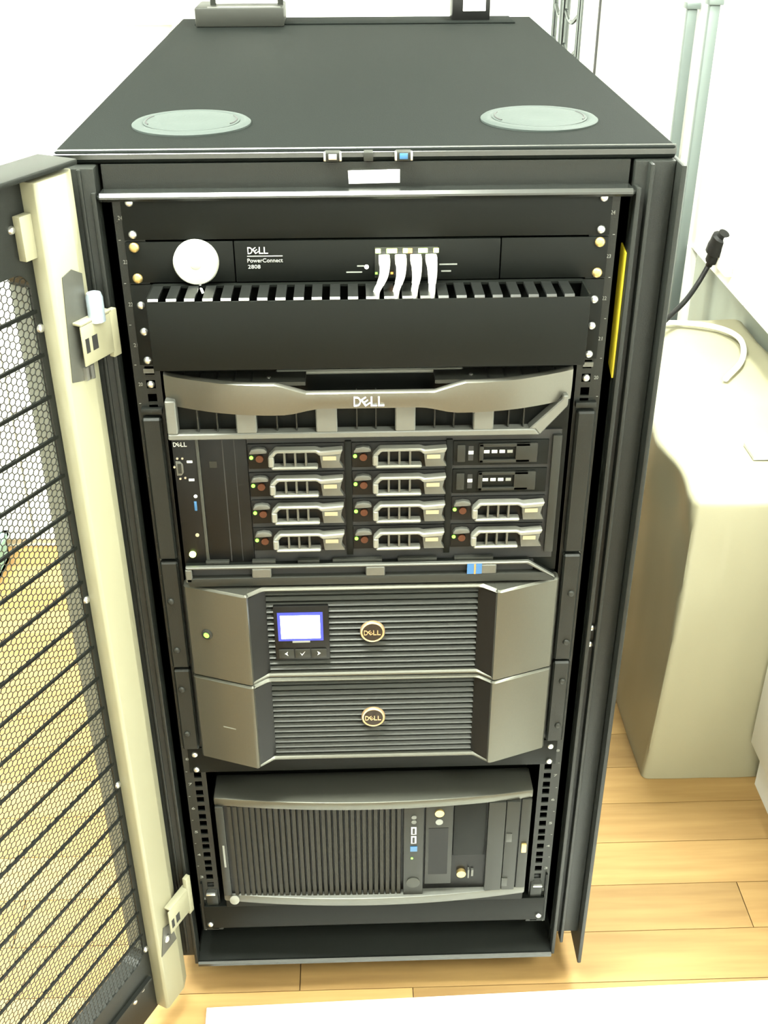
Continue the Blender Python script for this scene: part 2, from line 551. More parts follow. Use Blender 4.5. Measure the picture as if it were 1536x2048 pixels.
for s_ in (.537, .562):
    inst(SCREW, (.2742 - .003, .005, z(s_)), rack, 'screw')

# ---- front door (part of the rack): local frame t along the door, n towards its inside
D0 = Vector((-.273, -.02, 0))
dt = Vector((-.47, -.8827, 0))
dn = Vector((.8827, -.47, 0))


def dw(tt, n, zz):
    p = D0 + dt * tt + dn * n
    return (p.x, p.y, zz)


DW = .585
DT, DB = -.036, 1.152
MT, MBt, ML, MR = .052, 1.036, .066, DW - .066


def round_rect(x0, x1, y0, y1, r, n=6):
    pts = []; outer = []
    for cx, cy, a0, ox, oy in ((x1 - r, y1 - r, 0, 1, 1), (x0 + r, y1 - r, 90, 0, 1), (x0 + r, y0 + r, 180, 0, 0), (x1 - r, y0 + r, 270, 1, 0)):
        for i in range(n + 1):
            a = math.radians(a0 + 90 * i / n)
            pts.append((cx + r * math.cos(a), cy + r * math.sin(a)))
            outer.append((ox, oy))
    return pts, outer


inner, oc = round_rect(ML, MR, z(MBt), z(MT), .018)
outer = [(DW if a else 0.0, z(DT) if b_ else z(DB)) for a, b_ in oc]
vs = []; fs = []
N = len(inner)
for n_ in (-.020, -.045):
    vs += [dw(u, n_, w) for u, w in inner] + [dw(u, n_, w) for u, w in outer]
for i in range(N):
    j = (i + 1) % N
    fs += [(i, j, N + j, N + i), (2 * N + i, 3 * N + i, 3 * N + j, 2 * N + j), (i, 2 * N + i, 2 * N + j, j), (N + i, N + j, 3 * N + j, 3 * N + i)]
bm_ = MB()
for fc in fs:                      # drop the degenerate corners
    vv = []
    for i in fc:
        if not vv or (Vector(vs[i]) - Vector(vs[vv[-1]])).length > 1e-6:
            if not any((Vector(vs[i]) - Vector(vs[k])).length < 1e-6 for k in vv):
                vv.append(i)
    if len(vv) > 2:
        bm_.add([vs[i] for i in vv], [tuple(range(len(vv)))])
door = lab(bm_.build('perforated_door', BLACK, rack), 'black perforated rack door standing open to the left')
# perforated sheet
import numpy as np
P = .0076
R = P / math.sqrt(3)
ca, rows_n = P * math.sqrt(3) / 2, int((MBt - MT + .012) / P) + 1
cols_n = int((MR - ML + .012) / ca) + 1
hx = np.array([[math.cos(math.radians(60 * i)), math.sin(math.radians(60 * i))] for i in range(6)])
cen = np.array([(ML - .006 + i * ca, z(MBt) - .006 + (j + .5 * (i % 2)) * P) for i in range(cols_n) for j in range(rows_n)])
V = []
for rad, n_ in ((1.0, -.0215), (.905, -.0215), (.905, -.0224)):
    q = cen[:, None, :] + hx[None] * R * rad
    V.append(np.stack([D0.x + dt.x * q[..., 0] + dn.x * n_, D0.y + dt.y * q[..., 0] + dn.y * n_, q[..., 1]], -1))
V = np.stack(V, 1).reshape(-1, 3)      # per cell 18 verts
base = np.arange(len(cen)) * 18
fl = []
for i in range(6):
    j = (i + 1) % 6
    fl.append(np.stack([base + i, base + j, base + 6 + j, base + 6 + i], -1))
    fl.append(np.stack([base + 6 + i, base + 6 + j, base + 12 + j, base + 12 + i], -1))
fl = np.concatenate(fl)
me = bpy.data.meshes.new('perforated_sheet')
me.from_pydata((V - np.array(wloc(rack))).tolist(), [], fl.tolist())
me.materials.append(BLACK)
ps = bpy.data.objects.new('perforated_sheet', me)
COL.objects.link(ps)
ps.parent = door
ps.location = wloc(rack) - wloc(door)
ps['kind'] = 'stuff'
k = 0
while True:
    s0 = .0475 + .0449 * (k + 1)
    if s0 > MBt - .01:
        break
    MB().box(ML - .003, MR + .003, -.0222, -.0195, z(s0 + .0018), z(s0 - .0018)).xf(dw).build('cross_rib', PANEL, door)
    k += 1
MB().box(ML - .0005, ML + .0012, -.0445, -.0232, z(MBt - .016), z(MT + .016)).xf(dw).build('stile_return', mat('grey_stile', (.075, .08, .065), .5), door)
# inner hinge channel
poly = [(.0, -.02), (.0, -.009), (.0185, .0), (.055, .0), (.0585, -.003), (.0585, -.02)]
MB().prism(poly, z(1.148), z(-.030), 'z').xf(dw).build('hinge_channel', CREAM, door, bevel=.0012)
MB().box(.0585, .0745, -.02, -.011, z(-.002), z(.040)).xf(dw).build('corner_tab', CREAM, door, bevel=.001)
MB().box(0, DW, -.047, .0005, z(-.040), z(-.0345)).xf(dw).build('top_cap', BLACK, door, bevel=.001)
MB().box(.066, DW - .02, -.02, -.014, z(1.075), z(1.079)).xf(dw).build('bottom_flange', BLACK, door)
for s0 in (.110, .431, .712, 1.022):
    m_ = MB()
    m_.lathe([(.0045, 0), (.0045, .001), (.0036, .0026), (.0015, .0032), (0, .0033)], D0 + dt * .0625 + dn * -.020 + Vector((0, 0, z(s0))), dn, 14)
    m_.build('screw', STEEL, door, smooth=True)
for tt, s0 in ((.078, .010), (.082, 1.085), (.1, 1.09)):
    m_ = MB()
    m_.lathe([(.0042, 0), (.0042, .001), (.003, .0026), (0, .003)], D0 + dt * tt + dn * -.020 + Vector((0, 0, z(s0))), dn, 14)
    m_.build('screw', STEEL, door, smooth=True)
for sb, flip in ((.104, False), (.955, True)):
    br = MB()
    if not flip:
        br.box(-.006, .040, .0085, .0105, z(sb + .050), z(sb + .008)).box(-.016, -.004, .004, .0105, z(sb + .056), z(sb + .006)).box(-.008, .040, .0, .0105, z(sb + .008), z(sb + .005))
    else:
        br.box(-.006, .040, .0085, .0105, z(sb + .045), z(sb + .002)).box(-.014, -.004, .004, .0105, z(sb + .052), z(sb - .018)).box(-.008, .036, .0, .0105, z(sb + .003), z(sb))
    hb = br.xf(dw).build('hinge_bracket', CREAM, door, bevel=.001)
    MB().box(.018, .026, .0100, .0108, z(sb + .037), z(sb + .022)).box(.0305, .036, .0100, .0108, z(sb + .037), z(sb + .022)).xf(dw).build('bracket_slot', HOLE, hb)
    if not flip:
        MB().prism([(.016, z(.066)), (.03, z(.058)), (.044, z(.062)), (.052, z(.168)), (.018, z(.176))], .0003, .0010, 'y').xf(dw).build('hinge_recess', DKSILV, hb)  # grey patch in place of the dark hole cut in the channel
        m_ = MB().lathe([(.0085, 0), (.0085, .024), (.007, .029), (.003, .0305), (0, .031)], D0 + dt * .014 + dn * .010 + Vector((0, 0, z(.114))), (0, 0, 1), 18)
        lab(m_.build('hinge_pin', mat('blue_zinc', (.45, .53, .62), .3, metal=.6), hb, smooth=True), 'rounded bluish metal hinge pin')
        MB().box(.024, .028, .001, .005, z(.172), z(.158)).box(.031, .035, .001, .005, z(.172), z(.158)).xf(dw).build('hinge_spring', STEEL, hb)
    else:
        MB().prism([(.020, z(1.036)), (.028, z(.996)), (.044, z(.988)), (.055, z(1.036))], .0003, .0010, 'y').xf(dw).build('hinge_recess', DKSILV, hb)
        MB().lathe([(.006, 0), (.006, .002), (.003, .004), (0, .0042)], D0 + dt * .040 + dn * .001 + Vector((0, 0, z(1.013))), dn, 16).build('hinge_bolt', STEEL, hb, smooth=True)

# ================================================================== 1U blanking panel at the top
bp_ = thing('blanking_panel', 'plain black one-unit blanking panel above the network switch', 'blank panel', (0, 0, z(.0445)), 'blank panels')
MB().box(-.2413, .2413, -.0025, 0, z(.0438), z(.0012)).build('plate', PANEL, bp_, bevel=.0006)
for x in (-.23255, .23255):
    for s_ in (.00635, .0381):
        screw(x, s_, -.0025, bp_)

# ================================================================== network switch
sw = thing('network_switch', 'black eight-port network switch with wide ears and four white patch cables', 'network switch', (0, 0, z(.0889)))
MB().box(-.1335, .1325, -.004, .16, z(.0875), z(.0458)).build('body', PANEL, sw, bevel=.0008)
for x0, x1 in ((-.2413, -.1347), (.1337, .2413)):
    MB().box(x0, x1, -.003, 0, z(.0875), z(.0458)).build('ear', PANEL, sw, bevel=.0006)
for x in (-.23255, .23255):
    for s_ in (.0508, .08255):
        screw(x, s_, -.003, sw, SCREWB)
b = MB()
logo(b, -.110, z(.0550), .021, .0068, -.004)
b.build('logo', PRINT, sw)
b = MB()
put_text(b, 'PowerConnect', -.1212, -.0858, z(.0672), z(.0632), -.004)
put_text(b, '2808', -.1210, -.1085, z(.0735), z(.0697), -.004)
b.box(-.1212, -.0858, -.0043, -.004, z(.0612), z(.0604))
b.build('lettering', mat('grey_print', (.30, .31, .28), .5), sw)
b = MB()
for x0, x1, s_ in ((-.0115, -.0045, .0722), (-.0225, -.0065, .0785), (.0715, .0895, .0715), (.0735, .0835, .0785)):
    b.box(x0, x1, -.0043, -.004, z(s_ + .0007), z(s_ - .0007))
b.build('fine_print', DIMPRINT, sw)
MB().cyl((-.0020, -.0048, z(.0731)), (-.0020, -.004, z(.0731)), .0022, 12).build('power_light', LEDW, sw)
pb = MB().box(.0064, .0695, -.0052, -.004, z(.0845), z(.0530)).build('port_block', CHAR, sw, bevel=.0004)
PX = (.0152, .0316, .0469, .0622)
for x in PX:
    MB().box(x - .0058, x + .0058, -.0055, -.0051, z(.0680), z(.0572)).build('port', HOLE, pb)
    MB().box(x - .0058, x + .0058, -.0055, -.0051, z(.0822), z(.0712)).build('port', HOLE, pb)
for k, x in enumerate(PX):
    for sg in (-1, 1):
        xx = x + sg * .0056
        MB().box(xx - .0026, xx + .0026, -.0066, -.0052, z(.0588), z(.0542)).build('port_light', LEDO if (k == 2 and sg < 0) else LEDY, pb, bevel=.0004)
MB().box(.0066, .0090, -.006, -.0052, z(.0805), z(.0785)).build('port_light', LEDG, pb)
MB().box(.0222, .0248, -.006, -.0052, z(.0805), z(.0785)).build('port_light', LEDO, pb)

# patch cables
pos_lab = ['leftmost white patch cable plugged into the switch', 'second white patch cable from the left plugged into the switch',
           'third white patch cable from the left plugged into the switch', 'rightmost white patch cable plugged into the switch']
for k, x in enumerate(PX):
    x = x + .0005
    c = thing('patch_cable', pos_lab[k], 'cable', (x, -.02, z(.09)), 'white patch cables')
    MB().box(x - .0055, x + .0055, -.019, -.0050, z(.0672), z(.0602)).build('plug', PLASW, c, bevel=.0007)
    dx = (-.0085, -.0055, -.0025, -.0005)[k]
    pts = [(x, -.015, z(.0645)), (x, -.026, z(.0665)), (x + dx * .15, -.032, z(.0735)), (x + dx * .55, -.033, z(.0815)), (x + dx, -.034, z(.0895)), (x + dx * 1.05, -.034, z(.103))]
    MB().tube(pts, .0034, 10, 6).build('cord', PLASW, c, smooth=True)
    MB().tube(pts[:4], lambda q: .0058 - .0020 * q, 10, 6).build('strain_relief', PLASW, c, smooth=True)

# round white disc
t = thing('round_disc', 'round white disc fixed to the left ear of the network switch', 'disc', (-.172, -.003, z(.0885)))
MB().lathe([(.0226, 0), (.0226, .006), (.0212, .0082), (.012, .0092), (0, .0094)], (-.1722, -.003, z(.0655)), (0, -1, 0), 40).build('disc', mat('ivory_plastic', (0.34, 0.34, 0.29), 0.5), t, smooth=True)
MB().lathe([(.006, 0), (.006, .0002), (.0045, .0006), (0, .0006)], (-.1722, -.0122, z(.0655)), (0, -1, 0), 20).build('dimple', mat('ivory_dimple', (0.29, 0.29, 0.245), 0.5), t, smooth=True)
MB().tube([(-.1705, -.007, z(.086)), (-.1695, -.009, z(.0905)), (-.1672, -.012, z(.096))], .0014, 8).build('wire', PLASW, t, smooth=True)

# ================================================================== cable manager
cmg = thing('cable_manager', 'black two-unit cable manager with slotted top under the network switch', 'cable manager', (0, 0, z(.1778)))
MB().box(-.2185, .2185, -.050, -.0475, z(.164), z(.0912)).build('front_cover', PANEL, cmg, bevel=.0012)
MB().box(-.2185, .2185, -.0475, 0, z(.164), z(.1618)).build('duct_floor', PANEL, cmg)
for sg in (-1, 1):
    MB().box(sg * .2185, sg * .2165, -.0475, 0, z(.1618), z(.089)).build('duct_end', PANEL, cmg)
    MB().box(sg * .2185, sg * .2413, -.0025, 0, z(.1772), z(.0895)).build('ear', PANEL, cmg, bevel=.0006)
    for s_ in (.1111, .1397, .17145):
        screw(sg * .23255, s_, -.0025, cmg)
MB().box(-.2185, .2185, -.0025, 0, z(.1772), z(.0895)).build('back_plate', PANEL, cmg)
MB().box(-.2165, .2165, -.0105, -.0025, z(.0908), z(.0885)).build('finger_root', PANEL, cmg)
fp = .01778
fin = None
xs = [-.2165 + .0125 + fp * i for i in range(-1, 24)]
bf = MB().prism([(-.0500, z(.0912)), (-.0500, z(.0905)), (-.0480, z(.0885)), (-.0105, z(.0885)), (-.0105, z(.0912))], -.0050, .0050, 'x').build('finger', EDGE2, cmg, origin=(0, -.03, z(.09)))
first = True
for i in range(25):
    x = -.2165 + .0048 + i * fp
    if x > .214:
        break
    if first:
        bf.location = Vector((x, -.03, z(.09))) - wloc(cmg)
        # mesh is centred on x = 0, y = -.03
        first = False
    else:
        inst(bf, (x, -.03, z(.09)), cmg, 'finger')

# ================================================================== server
sv = thing('tower_server', 'black rack server with silver bezel handle and rows of green-lit drives', 'server', (0, .05, z(.4385)))
FY = -.018
MB().box(-.2145, .2145, FY + .004, .62, z(.436), z(.1785)).build('chassis', PANEL, sv)
# ears / rail covers beside it
for sg in (-1, 1):
    MB().box(sg * .2245, sg * .2455, -.010, 0, z(.4165), z(.2362)).build('rail_cover', BLACK, sv, bevel=.0022, seg=1)
    screw(sg * .23255, .200, 0, sv)
    MB().box(sg * .2275, sg * .2385, -.002, 0, z(.1865), z(.1815)).build('rail_tab', DKSILV, sv)
    MB().box(sg * .223, sg * .2455, -.006, 0, z(.2330), z(.2265)).build('rail_tab', BLACK, sv, bevel=.0006)
# control panel, optical bay
cp = MB().box(-.2145, -.1893, FY, FY + .01, z(.430), z(.253)).build('control_panel', GLOSS, sv, bevel=.0006)
MB().box(-.1893, -.1858, FY - .001, FY + .01, z(.430), z(.253)).build('divider_strip', DIVID, sv, bevel=.0004)
ob = MB().box(-.1855, -.1345, FY, FY + .01, z(.416), z(.256)).build('optical_bay', GLOSS, sv, bevel=.0005)
MB().box(-.161, -.1598, FY - .0001, FY, z(.414), z(.258)).box(-.148, -.1472, FY - .0001, FY, z(.414), z(.258)).build('bay_seam', HOLE, ob)
MB().box(-.176, -.168, FY - .0006, FY, z(.292), z(.284)).build('disc_mark', CHAR, ob)
b = MB()
logo(b, -.2055, z(.263), .0150, .0052, FY)
b.build('logo', PRINT, cp)
vg = MB().prism([(-.2125, z(.283)), (-.2075, z(.283)), (-.2045, z(.287)), (-.2045, z(.297)), (-.2075, z(.301)), (-.2125, z(.301))], FY - .0012, FY, 'y').build('video_port', DKSILV, cp, bevel=.0006)
MB().box(-.2105, -.2065, FY - .0015, FY - .0011, z(.298), z(.286)).build('port_face', CHAR, vg)
for x, s_ in ((-.2100, .2795), (-.2045, .2795), (-.2090, .3045), (-.2035, .3035), (-.214, .290)):
    MB().cyl((x, FY - .0018, z(s_)), (x, FY, z(s_)), .0013, 8).build('port_nut', STEEL, cp)
for x, s_ in ((-.1972, .2840), (-.1970, .3065)):
    MB().box(x - .003, x + .003, FY - .0008, FY, z(s_ + .0015), z(s_ - .0012)).build('usb_port', PRINT, cp)
MB().cyl((-.1945, FY - .001, z(.3275)), (-.1945, FY, z(.3275)), .002, 10).build('indicator', LABELW, cp)
MB().box(-.197, -.194, FY - .001, FY, z(.346), z(.334)).build('id_button', BLUE, cp, bevel=.0004)
MB().cyl((-.197, FY - .001, z(.378)), (-.197, FY, z(.378)), .0022, 10).build('indicator', BEIGE, cp)
MB().cyl((-.2045, FY - .002, z(.4035)), (-.2045, FY, z(.4035)), .0038, 16).build('power_button', LEDY, cp)
# drive cage face
MB().box(-.134, .2085, FY + .002, FY + .01, z(.418), z(.253)).build('drive_cage', HOLE, sv)
for x in (-.0245, .0860):
    MB().box(x - .0035, x + .0035, FY - .001, FY + .002, z(.408), z(.262)).build('cage_post', PANEL, sv, bevel=.0005)
MB().box(.1985, .2085, FY - .003, FY + .002, z(.408), z(.258)).build('cage_post', CHAR, sv, bevel=.0008)

RWS = (.2795, .3145, .3495, .3855)
CLX = (-.1335, -.0205, .0905)


def drive(cx, sc, blank):
    """carrier 104 mm wide, 31 mm tall; cx its left side, sc its middle"""
    zc = z(sc)
    y = FY
    w = .1045
    d = MB().box(cx, cx + w, y, y + .009, zc - .0152, zc + .0152).build('drive_blank' if blank else 'drive_carrier', GLOSS if not blank else PANEL, sv, bevel=.0006)
    if blank:
        MB().box(cx + .004, cx + .013, y - .002, y, zc - .010, zc + .011).build('carrier_tab', CHAR, d, bevel=.0006)
        MB().box(cx + .0165, cx + .022, y - .0004, y, zc - .009, zc + .009).build('slot', HOLE, d)
        MB().box(cx + .028, cx + .084, y - .0030, y, zc + .0085, zc + .0125).box(cx + .028, cx + .084, y - .003, y, zc - .011, zc - .007).box(cx + .028, cx + .033, y - .003, y, zc - .011, zc + .0125).box(cx + .068, cx + .092, y - .003, y, zc - .011, zc + .0125).build('carrier_frame', CHAR, d, bevel=.0008)
        for i in range(4):
            MB().box(cx + .0335 + i * .0085, cx + .0395 + i * .0085, y - .0008, y, zc + .000, zc + .0035).build('vent', PRINT if i < 3 else DIMPRINT, d)
        MB().box(cx + .0165, cx + .022, y - .0008, y, zc - .001, zc + .003).build('vent', PRINT, d)
    else:
        MB().cyl((cx + .0035, y - .0012, zc - .001), (cx + .0035, y, zc - .001), .0021, 10).build('status_light', LEDG, d)
        MB().prism([(cx + .002, zc + .0075), (cx + .0045, zc + .0115), (cx + .012, zc + .0128), (cx + .0185, zc + .0118), (cx + .021, zc + .009), (cx + .021, zc + .0065), (cx + .002, zc + .0055)], y - .006, y, 'y').build('light_cover', DKSILV, d, bevel=.0009)
        MB().cyl((cx + .0125, y - .0028, zc - .002), (cx + .0125, y, zc - .002), .0042, 14).build('release_button', ORANGE, d)
        x0 = cx + .0225
        x1 = cx + .1035
        # handle: silver frame round four vents, wider block at the right
        top = [(x0, zc + .004), (x0 + .0075, zc + .0125), (x0 + .052, zc + .0125), (x0 + .056, zc + .0105), (x1, zc + .0125), (x1 - .0025, zc + .0065), (x0 + .0555, zc + .0050), (x0 + .0515, zc + .0088), (x0 + .0095, zc + .0088), (x0 + .006, zc + .004)]
        h = MB()
        h.prism(top, y - .0115, y, 'y')
        h.box(x0, x0 + .006, y - .0115, y, zc - .0085, zc + .0042)
        h.box(x0 + .003, x0 + .0535, y - .0115, y, zc - .0115, zc - .0080)
        hd = h.build('handle', SILVER, d, bevel=.0013, seg=1)
        for i in range(3):
            xx = x0 + .0165 + i * .0116
            MB().box(xx, xx + .0022, y - .009, y, zc - .0082, zc + .0090).build('vent_bar', DKSILV, hd)
        MB().prism([(x0 + .0555, zc + .0055), (x1 - .002, zc + .0068), (x1 - .004, zc - .004), (x1, zc - .0115), (x0 + .0575, zc - .0115)], y - .008, y, 'y').build('grip', DKSILV, hd, bevel=.0008)
        lab(MB().box(x0 + .0590, x0 + .0735, y - .0088, y - .008, zc - .0015, zc + .0035).build('capacity_label', BEIGE, hd), 'small beige drive label')
    return d


for c_ in range(3):
    for r_ in range(4):
        drive(CLX[c_], RWS[r_], c_ == 2 and r_ < 2)

# upper bezel: window frame, handle band
fr = [(-.2150, z(.183)), (-.2150, z(.2520)), (.1805, z(.2520)), (.2080, z(.2220)), (.2120, z(.183))]
bz = MB()
wins = [(-.204, -.142), (-.1205, -.0578), (-.0352, .0263), (.0477, .1094), (.131, .1800)]
yb = -.032
# built as bars round the five openings
bz.prism([(-.2150, z(.2515)), (-.2150, z(.2445)), (.1760, z(.2445)), (.1815, z(.2515))], yb, FY, 'y')
bz.box(-.2150, -.204, yb, FY, z(.2446), z(.206))
for i in range(4):
    bz.box(wins[i][1], wins[i + 1][0], yb, FY, z(.2446), z(.207))
bz.prism([(.1690, z(.2446)), (.1760, z(.2446)), (.1812, z(.2515)), (.2090, z(.2180)), (.2090, z(.206)), (.203, z(.206)), (.203, z(.2100))], yb, FY, 'y')
bzo = bz.build('bezel_frame', mat('light_bezel_plastic', (.105, .107, .096), .38, metal=.2), sv, bevel=.0012, seg=1)
for i, (a, c_) in enumerate(wins):
    for kx in (.34, .67):
        xx = a + (c_ - a) * kx
        MB().box(xx - .0007, xx + .0007, yb + .006, FY, z(.2446), z(.2000)).build('window_rib', CHAR, bzo)
# top shelf of the bezel
shelf = []


def band_y(x):
    ax = abs(x)
    if ax < .10:
        return -.050
    q = (ax - .10) / .1145
    return -.050 + .030 * (q ** 1.9)


def band_top(x):
    ax = abs(x)
    if ax < .066:
        return .1895
    if ax < .098:
        return .1895 + (.1790 - .1895) * (ax - .066) / .032
    return .1790 + (.0005 if ax < .16 else 0)


def band_bot(x):
    ax = abs(x)
    if ax < .05:
        return .2098
    if ax < .092:
        q = (ax - .05) / .042
        return .2098 + .0068 * q * q * (3 - 2 * q)
    if ax < .155:
        return .2166
    q = (ax - .155) / .0595
    return .2166 - .0005 * q


xsb = sorted(set([-.2148, -.2, -.185, -.17, -.155, -.14, -.125, -.11, -.0985, -.098, -.09, -.08, -.0665, -.066, -.058, -.05, 0.0] + [.2135, .2, .185, .17, .155, .14, .125, .11, .0985, .098, .09, .08, .0665, .066, .058, .05]))
b = MB()
vs = []; fs = []
for x in xsb:
    y = band_y(x)
    t0, b0 = z(band_top(x)), z(band_bot(x))
    vs += [(x, y + .0015, t0), (x, y - .001, t0 - .0018), (x, y - .0015, (t0 + b0) / 2), (x, y + .001, b0 + .001), (x, y + .0045, b0), (x, y + .0045, t0)]
for i in range(len(xsb) - 1):
    for k in range(6):
        j = (k + 1) % 6
        fs.append((i * 6 + k, i * 6 + j, (i + 1) * 6 + j, (i + 1) * 6 + k))
fs += [tuple(range(6)), tuple(range((len(xsb) - 1) * 6, len(xsb) * 6))]
bd = b.add(vs, fs).build('handle_band', BAND, sv, smooth=True)
b = MB()
logo(b, -.0012, z(.2000), .0325, .0105, -.0510, .0012)
b.build('logo', LABELW, bd)
# dark top of the bezel with hand recess
pl = [(x, band_y(x) + .004) for x in xsb]
MB().prism([(-.2148, FY)] + [p for p in pl if p[0] <= -.0665] + [(-.0665, FY)], z(.1835), z(.1795), 'z').build('bezel_top', CHAR, sv)
MB().prism([(.0665, FY)] + [p for p in pl if p[0] >= .0665] + [(.2135, FY)], z(.1835), z(.1795), 'z').build('bezel_top', CHAR, sv)
MB().box(-.098, .098, FY - .0015, FY + .004, z(.1835), z(.1782)).build('recess_rim', SILVER, sv, bevel=.0016, seg=1)
MB().box(-.0665, .0665, -.047, FY, z(.2080), z(.2050)).build('recess_floor', HOLE, sv)
for x in (-.1045, .1045):
    MB().cyl((x, -.033, z(.1795)), (x, -.033, z(.1788)), .0022, 10).build('bezel_stud', STEEL, sv)
for i in range(5):
    for sg in (-1, 1):
        x = sg * (.122 + i * .018)
        MB().box(x - .0012, x + .0012, max(band_y(x) + .006, -.044), FY, z(.1797), z(.1788)).build('top_rib', GLOSS, sv)
# lower lip
b = MB()
ly = -.030
b.prism([(-.2135, z(0.4150)), (.1805, z(0.4150)), (.2120, z(0.4365)), (.2120, z(0.4390)), (.178, z(0.4182)), (-.2110, z(0.4182))], ly, ly + .006, 'y')
b.box(-.2135, -.206, ly, ly + .006, z(0.4355), z(0.4182))
for x in (-.1265, .0040, .1325):
    b.box(x - .011, x + .011, ly, ly + .006, z(0.4310), z(0.4182))
lp = b.build('bezel_lip', DKSILV, sv, bevel=.0012, seg=1)
MB().prism([(-.2130, z(0.4156)), (.1800, z(0.4156)), (.2110, z(0.4370)), (.2110, z(0.4390)), (.178, z(0.4182)), (-.2110, z(0.4182))], ly + .006, FY, 'y').build('lip_top', PANEL, sv)
MB().prism([(-.2135, z(0.4305)), (.199, z(0.4305)), (.2120, z(0.4390)), (.2120, z(0.4413)), (-.2095, z(0.4413))], ly, FY, 'y').build('lip_base', CHAR, sv, bevel=.0008)
MB().box(-.206, .187, FY - .004, FY, z(0.4305), z(0.4182)).build('lip_vent', HOLE, sv)
for x0, x1 in ((-.190, -.163), (-.137, -.110), (-.085, -.06), (-.045, .012), (.03, .075), (.095, .14)):
    MB().box(x0, x1, -.024, FY, z(0.4156), z(0.4112)).build('lip_clip', CHAR, sv, bevel=.0008)
stk = lab(MB().box(.1095, .1265, ly - .0006, ly, z(0.4300), z(0.4165)).build('processor_sticker', STICK, sv), 'small blue processor sticker with an orange stripe')
MB().box(.1175, .1195, ly - .0009, ly - .0006, z(0.4300), z(0.4165)).build('sticker_stripe', STICKO, stk)

# ================================================================== UPS units


